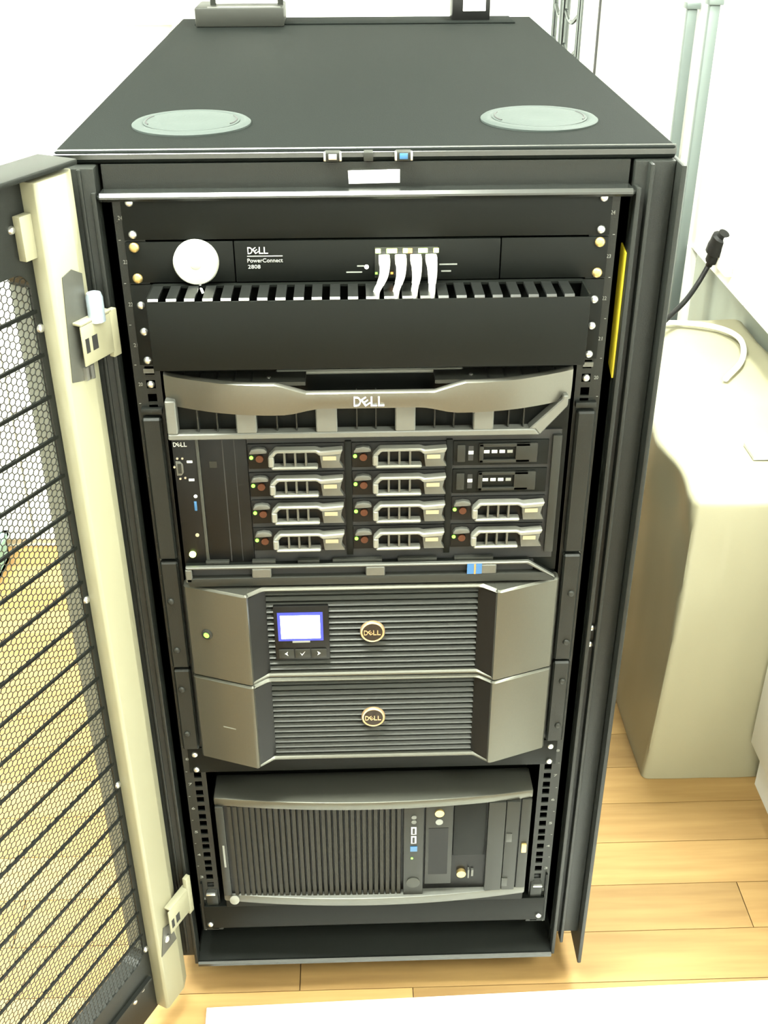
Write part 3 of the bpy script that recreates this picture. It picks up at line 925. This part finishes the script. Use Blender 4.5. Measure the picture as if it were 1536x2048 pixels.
def ups(name, label, s0, s1, lcd):
    u = thing(name, label, 'power supply', (0, .0, z(s1)), 'rack power units')
    z0, z1 = z(s1), z(s0)
    MB().box(-.2165, .2165, -.005, .60, z0 + .001, z1 - .001).build('chassis', PANEL, u)
    for sg in (-1, 1):
        pol = [(sg * .2195, -.005), (sg * .2195, -.020), (sg * .1465, -.0465), (sg * .1425, -.0440), (sg * .1380, -.005)]
        cpn = MB().prism(pol, z0, z1, 'z').build('end_cap', UPSSIL, u, bevel=.0028, seg=1)
        inn = [(sg * .1430, -.0430), (sg * .1245, -.0265), (sg * .1245, -.012), (sg * .1385, -.012)]
        MB().prism(inn, z0 + .0055, z1 - .0055, 'z').build('inner_cheek', GLOSS, u)
    path = [(-.1465, -.0460), (-.1265, -.0308), (.1265, -.0308), (.1465, -.0460), (.1465, -.005), (-.1465, -.005)]
    MB().prism(path, z1 - .0068, z1 - .0002, 'z').build('rim', UPSSIL, u, bevel=.0030, seg=1)
    MB().prism(path, z0 + .0002, z0 + .0060, 'z').build('rim', UPSSIL, u, bevel=.0020, seg=1)
    MB().box(-.126, .126, -.013, -.005, z0 + .005, z1 - .005).build('grille_back', GLOSS, u)
    n = 14
    h = (z1 - z0 - .0135) / n
    sl = None
    for i in range(n):
        zc = z0 + .0066 + h * (i + .5)
        if sl is None:
            sl = MB().prism([(-.013, -h * .40), (-.0245, -h * .36), (-.0265, -h * .12), (-.0225, h * .22), (-.013, h * .26)], -.1255, .1255, 'x').xf(lambda a, b_, c: (a, b_, c + zc)).build('slat', SLAT, u, origin=(0, 0, zc))
        else:
            inst(sl, (0, 0, zc), u, 'slat')
    zc = (z0 + z1) / 2 - .0005 if lcd else (z0 + z1) / 2 + .001
    bg = lab(MB().lathe([(.0148, 0), (.0148, .003), (.0138, .0042), (.0122, .0036)], (.0, -.0262, zc), (0, -1, 0), 36).build('badge', GOLD, u, smooth=True), 'round bronze maker badge')
    MB().lathe([(.0122, 0), (.0120, .0040), (0, .0041)], (.0, -.0262, zc), (0, -1, 0), 32).build('badge_face', BADGE, bg, smooth=True)
    b = MB()
    logo(b, 0, zc, .0205, .0066, -.0302, .0010)
    b.build('logo', GOLD, bg)
    if lcd:
        x0, x1 = -.1165, -.0515
        zt, zb = z1 - .0275, z0 + .0260
        dp = lab(MB().box(x0, x1, -.0285, -.012, zb, zt).build('display_panel', GLOSS, u, bevel=.0012), 'black control panel with a glowing screen')
        rim = MB().box(x0 + .0045, x0 + .0580, -.0290, -.0285, zt - .0500, zt - .0090).build('screen_glow', SCRBLUE, dp)  # blue glow round the screen, put in as a faintly emitting plate
        MB().box(x0 + .0080, x0 + .0545, -.0296, -.029, zt - .0465, zt - .0130).build('screen', SCREEN, dp, bevel=.0003)
        MB().box(x0 + .021, x0 + .042, -.0294, -.029, zt - .0525, zt - .0500).build('print', DIMPRINT, dp)
        for i in range(3):
            bx = x0 + .004 + i * .0195
            bt = MB().box(bx, bx + .0182, -.0300, -.0285, zb + .0035, zb + .0165).build('button', CHAR, dp, bevel=.0006)
            cx = bx + .0091
            zc2 = zb + .0105
            if i == 0:
                g = [(cx + .002, zc2 + .003), (cx - .002, zc2), (cx + .002, zc2 - .003), (cx + .0008, zc2)]
            elif i == 1:
                g = [(cx - .003, zc2 + .001), (cx - .001, zc2 - .0015), (cx + .003, zc2 + .003), (cx - .001, zc2 - .0032)]
            else:
                g = [(cx - .002, zc2 + .003), (cx + .002, zc2), (cx - .002, zc2 - .003), (cx - .0008, zc2)]
            MB().prism(g, -.0303, -.03, 'y').build('button_mark', PRINT, bt)
        # status lamp on the left cap
        yl = -.0285
        ring = MB().lathe([(.0068, 0), (.0068, .0022), (.0056, .003)], (-.1955, yl + .0005, z0 + .0670), (-.335, -.942, 0), 20).build('status_lamp', CHAR, u, smooth=True)
        MB().lathe([(.0035, 0), (.0035, .0034), (0, .0036)], (-.1955, yl + .0005, z0 + .0670), (-.335, -.942, 0), 14).build('status_light', LEDG, ring)
    else:
        MB().prism([(-.187, -.0322), (-.171, -.0380), (-.171, -.0370), (-.187, -.0312)], z0 + .0595, z0 + .0610, 'z').build('cap_print', mat('faint_print', (.12, .12, .10), .5), u)
    for sg in (-1, 1):
        MB().box(sg * .2245, sg * .2455, -.010, 0, z(s1 - .002), z(.4202 if lcd else s0)).build('rail_cover', BLACK, u, bevel=.0022, seg=1)
        screw(sg * .2375, s0 + .030, -.010, u, SCREWD)
        screw(sg * .2375, s1 - .030, -.010, u, SCREWD)
    return u


ups('ups_unit', 'silver and black UPS with a glowing blue-white screen on its grille', .4447, .5770, True)
ups('ups_battery_unit', 'silver and black UPS battery unit without a screen, under the lit one', .5783, .7110, False)

# blank panel under them
bp2 = thing('blanking_panel', 'plain black one-unit blanking panel under the battery unit', 'blank panel', (0, 0, z(.7556)), 'blank panels')
MB().box(-.2413, .2413, -.0025, 0, z(.7550), z(.7125)).build('plate', PANEL, bp2, bevel=.0006)
for x in (-.23255, .23255):
    screw(x, .7493, -.0025, bp2)
    screw(x, .7230, -.0025, bp2)

# ================================================================== shelf and workstation
sh = thing('rack_shelf', 'black steel shelf at the bottom of the rack under the workstation', 'shelf', (0, .2, z(1.058)))
MB().box(-.243, .243, -.004, .70, z(1.0135), z(1.0110)).build('tray', PANEL, sh)
MB().box(-.2445, .2445, -.0065, -.004, z(1.056), z(1.0100)).build('front_lip', PANEL, sh, bevel=.0008)
for sg in (-1, 1):
    MB().box(sg * .2465, sg * .2440, -.004, .70, z(1.056), z(.965)).build('side_bracket', PANEL, sh)
    c = MB().prism([(-.004, z(1.0108)), (-.004, z(.987)), (.006, z(.975)), (.022, z(.975)), (.022, z(1.0108))], sg * .2235, sg * .2395, 'x').build('corner_clip', BLACK, sh, bevel=.0006)
    MB().box(sg * .2265, sg * .2395, -.006, .010, z(.9885), z(.9855)).build('clip_tab', STEEL, c, bevel=.0005)
    screw(sg * .238, 1.047, -.0065, sh)

ws = thing('workstation', 'dark grey workstation lying on its side on the bottom shelf', 'computer', (0, .2, z(1.011)))
wy = -.016
S0, S1 = .7880, .9875
MB().box(-.2115, .2115, wy + .006, .46, z(1.0078), z(S0 + .003)).build('case', PANEL, ws, bevel=.002)


def bow(x):
    return -.0315 + .0155 * (abs(x) / .2125) ** 2.0


def bowed_band(name, sa, sb, back, m):
    xs_ = [-.2125 + .425 * i / 24 for i in range(25)]
    pl = [(x, bow(x)) for x in xs_] + [(.2125, back), (-.2125, back)]
    return MB().prism(pl, z(sb), z(sa), 'z').build(name, m, ws, bevel=.0022, seg=2)


bowed_band('trim_band', S0, S0 + .0140, .028, UPSSIL)
bowed_band('trim_band', S1 - .0150, S1, .0, DKSILV)
MB().box(-.19, .19, .0, .40, z(1.011), z(1.0075)).build('foot_strip', GLOSS, ws)
MB().box(-.2115, .2115, wy + .000, wy + .006, z(S1 - .015), z(S0 + .0140)).build('front_recess', GLOSS, ws)
MB().box(-.2115, -.2005, -.020, wy + .003, z(S1 - .015), z(S0 + .0140)).build('edge_strip', CHAR, ws, bevel=.0008)
b = MB()
b.box(-.2065, -.2040, -.0203, -.020, z(.915), z(.873))
b.build('side_print', DIMPRINT, ws)
rib = None
nr = 30
for i in range(nr):
    x = -.197 + (.234 / nr) * (i + .5)
    zc = (z(S0 + .0140) + z(S1 - .015)) / 2
    if rib is None:
        hh = (z(S0 + .0140) - z(S1 - .015)) / 2
        rib = MB().prism([(-.0033, .0), (-.0024, -.0062), (.0024, -.0062), (.0033, .0)], -hh, hh, 'z').xf(lambda a, b_, c: (a + x, b_ + wy + .003, c + zc)).build('front_rib', RIBM, ws, origin=(x, wy, zc))
    inst(rib, (x, wy - .006 * (1 - (x / .2125) ** 2) + .001, zc), ws, 'front_rib') if i else None
ct = MB().box(.0395, .0665, -.026, wy + .003, z(S1 - .015), z(S0 + .0140)).build('port_strip', CHAR, ws, bevel=.0008)
for s_ in (.8215, .830):
    MB().cyl((.053, -.0275, z(s_)), (.053, -.026, z(s_)), .0035, 12).build('audio_jack', DKSILV, ct)
for s_ in (.847, .864):
    up_ = MB().box(.0495, .0565, -.0272, -.026, z(s_ + .0065), z(s_ - .0065)).build('usb_port', PRINT, ct)
    MB().box(.0513, .0545, -.0276, -.0270, z(s_ + .005), z(s_ - .005)).build('usb_tongue', HOLE, up_)
MB().box(.0485, .0580, -.0272, -.026, z(.886), z(.877)).build('firewire_port', BLUE, ct)
MB().cyl((.051, -.0268, z(.900)), (.051, -.026, z(.900)), .0016, 8).build('drive_light', LEDG, ct)
MB().lathe([(.0095, 0), (.0095, .0012), (.0065, .0018), (0, .0018)], (.053, -.026, z(.948)), (0, -1, 0), 24).build('power_button', DIVID, ct, smooth=True)
MB().box(.0690, .1060, -.0235, wy + .003, z(.955), z(S0 + .0140)).build('drive_bay_cover', CHAR, ws, bevel=.001)
MB().box(.0735, .1000, -.0240, -.0235, z(.935), z(.846)).build('bay_slot', GLOSS, ws)
MB().box(.1075, .1515, -.019, wy + .003, z(.905), z(S0 + .0140)).build('drive_bay_cover', PANEL, ws, bevel=.001)
MB().box(.1535, .1765, -.0235, wy + .003, z(S1 - .016), z(S0 + .0140)).build('optical_drive', CHAR, ws, bevel=.0008)
MB().box(.1775, .1955, -.0230, wy + .003, z(S1 - .016), z(S0 + .0140)).build('optical_drive', CHAR, ws, bevel=.0008)
for x, s_ in ((.183, .868), (.181, .955)):
    MB().box(x - .004, x + .004, -.0242, -.0230, z(s_ + .008), z(s_ - .008)).build('eject_button', SLAT, ws, bevel=.0004)
MB().box(.198, .2115, -.019, wy + .003, z(S1 - .015), z(S0 + .0140)).build('edge_strip', CHAR, ws, bevel=.0008)
MB().cyl((.0872, -.0262, z(.8170)), (.0872, -.0235, z(.8170)), .0062, 18).build('lock_barrel', BRASS, ws)
MB().cyl((.0872, -.0250, z(.8340)), (.0872, -.0235, z(.8340)), .0050, 18).build('round_button', DIMPRINT, ws)
MB().cyl((.1205, -.0215, z(.9400)), (.1205, wy, z(.9400)), .0064, 18).build('lock_barrel', BRASS, ws)
MB().box(.1295, .1315, -.021, wy, z(.948), z(.932)).box(.1345, .1375, -.0195, wy, z(.946), z(.934)).build('latch_lever', DKSILV, ws)
MB().box(.2015, .2085, -.0225, -.019, z(.899), z(.883)).build('side_lock', BRASS, ws, bevel=.0006)
MB().lathe([(.0068, 0), (.0068, .002), (.004, .003), (0, .003)], (-.197, -.0215, z(S1 - .009)), (.0, -1, .35), 16).build('corner_emblem', SILVER, ws, smooth=True)

# ================================================================== things on the rack top
zt = z(-HT)
t = thing('display_stand', 'black stand holding a white panel on the back left of the rack top', 'stand', (-.19, .94, zt))
MB().box(-.266, -.121, .892, .985, zt, zt + .030).build('base', CHAR, t, bevel=.003)
MB().box(-.245, -.126, .893, .899, zt + .0285, zt + .0305).build('base_trim', DKSILV, t, bevel=.0006)
for x in (-.2385, -.1270):
    MB().box(x - .0045, x + .0045, .925, .935, zt + .029, zt + .19).build('upright', CHAR, t, bevel=.001)
MB().box(-.234, -.1315, .927, .933, zt + .032, zt + .185).build('panel', PLASW, t, bevel=.001)
MB().box(-.243, -.1225, .925, .935, zt + .185, zt + .193).build('top_bar', CHAR, t, bevel=.001)
t = thing('power_adapter', 'small black box with a white sticker on the back right of the rack top', 'adapter', (.192, .975, zt))
MB().box(.1605, .2245, .945, .9995, zt, zt + .0365).build('housing', GLOSS, t, bevel=.0025)
MB().box(.1785, .2165, .9440, .9452, zt + .0165, zt + .0345).build('sticker', LABELW, t)

# ================================================================== right-hand side of the room
uc = thing('overhead_cabinet', 'white raised cabinet with a dark door seam, right of the rack', 'cabinet', (1.1, 1.7, 0))
MB().box(.796, 1.44, .60, 2.88, z(.512), 1.42).build('body', CABW, uc)
MB().box(.850, 1.44, .62, 2.86, 0, z(.512)).build('plinth', mat('shaded_plinth', (0.33, 0.36, 0.31), 0.6), uc)  # white plinth; the shade under the cabinet is put into its grey
gaps = [.60, 1.05, 1.612, 2.70, 2.88]
for i in range(4):
    MB().box(.780, .795, gaps[i] + .002, gaps[i + 1] - .002, z(.512), 1.42).build('door', CABW, uc, bevel=.0015)
MB().box(.776, .794, 2.690, 2.710, z(.512), 1.42).build('gap_shade', GAP, uc)  # dark strip standing in for the shade inside the door gap
MB().box(.768, .7975, 1.445, 1.475, 0, z(.512)).build('leg', CABW, uc, bevel=.002)
ms = thing('metal_stand', 'grey metal two-post stand between the rack and the white cabinet', 'stand', (.755, 1.52, 0))
for x, y, tp in ((.7495, 1.42, 1.212), (.7605, 1.62, 1.182)):
    p_ = MB().box(x - .0115, x + .0115, y - .010, y + .010, .012, tp).build('post', BRUSH, ms, bevel=.003)
    MB().box(x - .016, x + .016, y - .016, y + .016, tp, tp + .014).build('post_cap', BRUSH, p_, bevel=.002)
MB().box(.738, .766, 1.36, 1.68, 0, .014).build('foot', BRUSH, ms, bevel=.002)
MB().box(.750, .760, 1.42, 1.62, .20, .215).build('crossbar', BRUSH, ms, bevel=.002)
t = thing('power_socket', 'small white socket on the cabinet holding the black plug', 'socket', (.775, 1.18, z(.45)))
MB().box(.765, .7795, 1.140, 1.215, z(.482), z(.41)).build('socket_plate', PLASW, t, bevel=.002)
lc = thing('base_cabinet', 'white floor cabinet at the right edge in front of the covered box', 'cabinet', (.95, -.2, 0))
MB().box(.712, 1.42, -.80, .400, 0, .10).build('plinth', WHITE, lc)
MB().box(.712, 1.42, -.80, .405, .10, .86).build('body', CABW, lc)
for a, c_ in ((-.80, -.198), (-.194, .408)):
    MB().box(.690, .711, a, c_, .096, .855).build('door', CABW, lc, bevel=.004)
MB().box(.683, 1.42, -.80, .412, .86, .89).build('worktop', CABW, lc, bevel=.003)

# chrome shelving upright seen over the rack's back corner
t = thing('chrome_upright', 'chrome ladder-like shelving upright behind the back right corner of the rack', 'shelf upright', (.48, 1.72, 0))
for x, y, r in ((.493, 1.86, .007), (.4996, 1.765, .013), (.510, 1.63, .007)):
    MB().cyl((x, y, 0), (x, y, 2.0), r, 14).build('post', CHROME, t, smooth=True)
for i in range(24):
    zz = .12 + i * .075
    MB().tube([(.493, 1.86, zz), (.496, 1.81, zz - .025), (.4996, 1.765, zz)], .005, 8, 5).build('rung', CHROME, t, smooth=True)
    MB().tube([(.4996, 1.765, zz), (.504, 1.70, zz - .025), (.510, 1.63, zz)], .005, 8, 5).build('rung', CHROME, t, smooth=True)

# covered box
cv = thing('covered_box', 'large box under a wrinkled cream dust cover on the floor right of the rack', 'box', (.68, .8, 0))


def cover_mesh():
    x0, x1, y0, y1, H = .505, .842, .418, 1.215, .600
    r = .014
    per = []
    def seg(a, b_, n):
        return [(a[0] + (b_[0] - a[0]) * i / n, a[1] + (b_[1] - a[1]) * i / n) for i in range(n)]
    def arc(cx, cy, a0):
        return [(cx + r * math.cos(math.radians(a0 + 90 * i / 6)), cy + r * math.sin(math.radians(a0 + 90 * i / 6))) for i in range(6)]
    per += seg((x0 + r, y0), (x1 - r, y0), 46) + arc(x1 - r, y0 + r, -90) + seg((x1, y0 + r), (x1, y1 - r), 20) + arc(x1 - r, y1 - r, 0)
    per += seg((x1 - r, y1), (x0 + r, y1), 20) + arc(x0 + r, y1 - r, 90) + seg((x0, y1 - r), (x0, y0 + r), 60) + arc(x0 + r, y0 + r, 180)
    n = len(per)
    cx, cy = (x0 + x1) / 2, (y0 + y1) / 2
    vs = []; fs = []
    m = 46
    prof = []
    for k in range(m + 1):
        q = k / m
        prof.append((q * (H - .016), 0.0))
    for k in range(1, 7):
        a = math.radians(90 * k / 6)
        prof.append((H - .016 + .016 * math.sin(a), .016 * (1 - math.cos(a))))
    for h, inset in prof:
        for (x, y) in per:
            dx, dy = x - cx, y - cy
            sx = 1 - inset / (x1 - cx); sy = 1 - inset / (y1 - cy)
            X, Y = cx + dx * sx, cy + dy * sy
            lean = .017 * math.sin(min(1, h / .62) * math.pi * .62)
            front = max(0, 1 - (y - y0) / .08)
            left = max(0, 1 - (x - x0) / .08)
            X += lean * left
            # folds
            top = max(0, (h - .40) / .2)
            p = Vector((X * 5, Y * 5, h * 2.2))
            f = noise.noise(p) * .006 + noise.noise(p * 3.1) * .0022
            f2 = noise.noise(Vector((X * 3.0, Y * 9, h * 7))) * .034 * top * (1 if left > 0 else .2)
            nx, ny = dx / (x1 - cx), dy / (y1 - cy)
            if abs(nx) > abs(ny):
                X += (f + f2) * (1 if nx > 0 else -1)
            else:
                Y += (f + f2 * .4) * (1 if ny > 0 else -1)
            vs.append((X, Y, h + .002 * noise.noise(p * 2) * (1 if h > .1 else 0) + .001))
    R_ = len(prof)
    for k in range(R_ - 1):
        for i in range(n):
            j = (i + 1) % n
            fs.append((k * n + i, k * n + j, (k + 1) * n + j, (k + 1) * n + i))
    # top: concentric rings
    last = (R_ - 1) * n
    for k in range(1, 9):
        q = 1 - k / 9
        for i in range(n):
            vx, vy, vz = vs[last + i]
            X, Y = cx + (vx - cx) * q, cy + (vy - cy) * q
            vs.append((X, Y, H + .006 * noise.noise(Vector((X * 6, Y * 6, 3))) + .003 * noise.noise(Vector((X * 17, Y * 17, 1)))))
    for k in range(8):
        a = last if k == 0 else R_ * n + (k - 1) * n
        c = R_ * n + k * n
        for i in range(n):
            j = (i + 1) % n
            fs.append((a + i, a + j, c + j, c + i))
    fs.append(tuple(R_ * n + 7 * n + i for i in range(n)))
    return vs, fs


vs, fs = cover_mesh()
MB().add(vs, fs).build('dust_cover', COVER, cv, smooth=True)
MB().box(.655, .72, .545, .60, .6025, .6085).build('paper_tag', mat('pale_grey_tag', (.55, .58, .50), .6), cv)
t = thing('power_lead', 'black power cord with a moulded plug beside the rack', 'cord', (.75, 1.3, .60))
MB().tube([(0.7598, 1.2088, z(0.4390)), (0.7643, 1.2350, z(0.4695)), (0.7393, 1.2200, z(0.5145)), (0.6990, 1.1700, z(0.5413)), (0.6539, 1.1200, z(0.5579)), (0.6084, 1.0600, z(0.5652))], .0056, 10).build('cord', CORD, t, smooth=True)
MB().tube([(0.7674, 1.1924, z(0.4038)), (0.7636, 1.1987, z(0.4164)), (0.7611, 1.2088, z(0.4415)), (0.7586, 1.2176, z(0.4667)), (0.7586, 1.2339, z(0.4856))], lambda q: (.012, .0195, .021, .014, .0075)[min(4, int(q * 4.99))], 12).build('plug', CORD, t, smooth=True)

t = thing('white_cable', 'white cable looping across the top of the covered box', 'cable', (.74, 1.0, .605))
MB().tube([(.70, .86, .612), (.76, .95, .613), (.79, 1.06, .612), (.76, 1.13, .611), (.68, 1.16, .611), (.60, 1.14, .610), (.56, 1.06, .610)], .006, 10).build('cord', PLASW, t, smooth=True)

# white board on the floor in the foreground
t = thing('floor_board', 'flat white board lying on the wooden floor in front of the rack', 'board', (.2, -.3, 0))
MB().prism([(-.252, -.040), (.62, -.020), (.62, -.62), (-.232, -.62)], .0005, .0105, 'z').build('board', WHITE, t, bevel=.001)

# the two loose screw masters are not needed any more
for o in (SCREW, SCREWB, SCREWD):
    bpy.data.objects.remove(o, do_unlink=True)
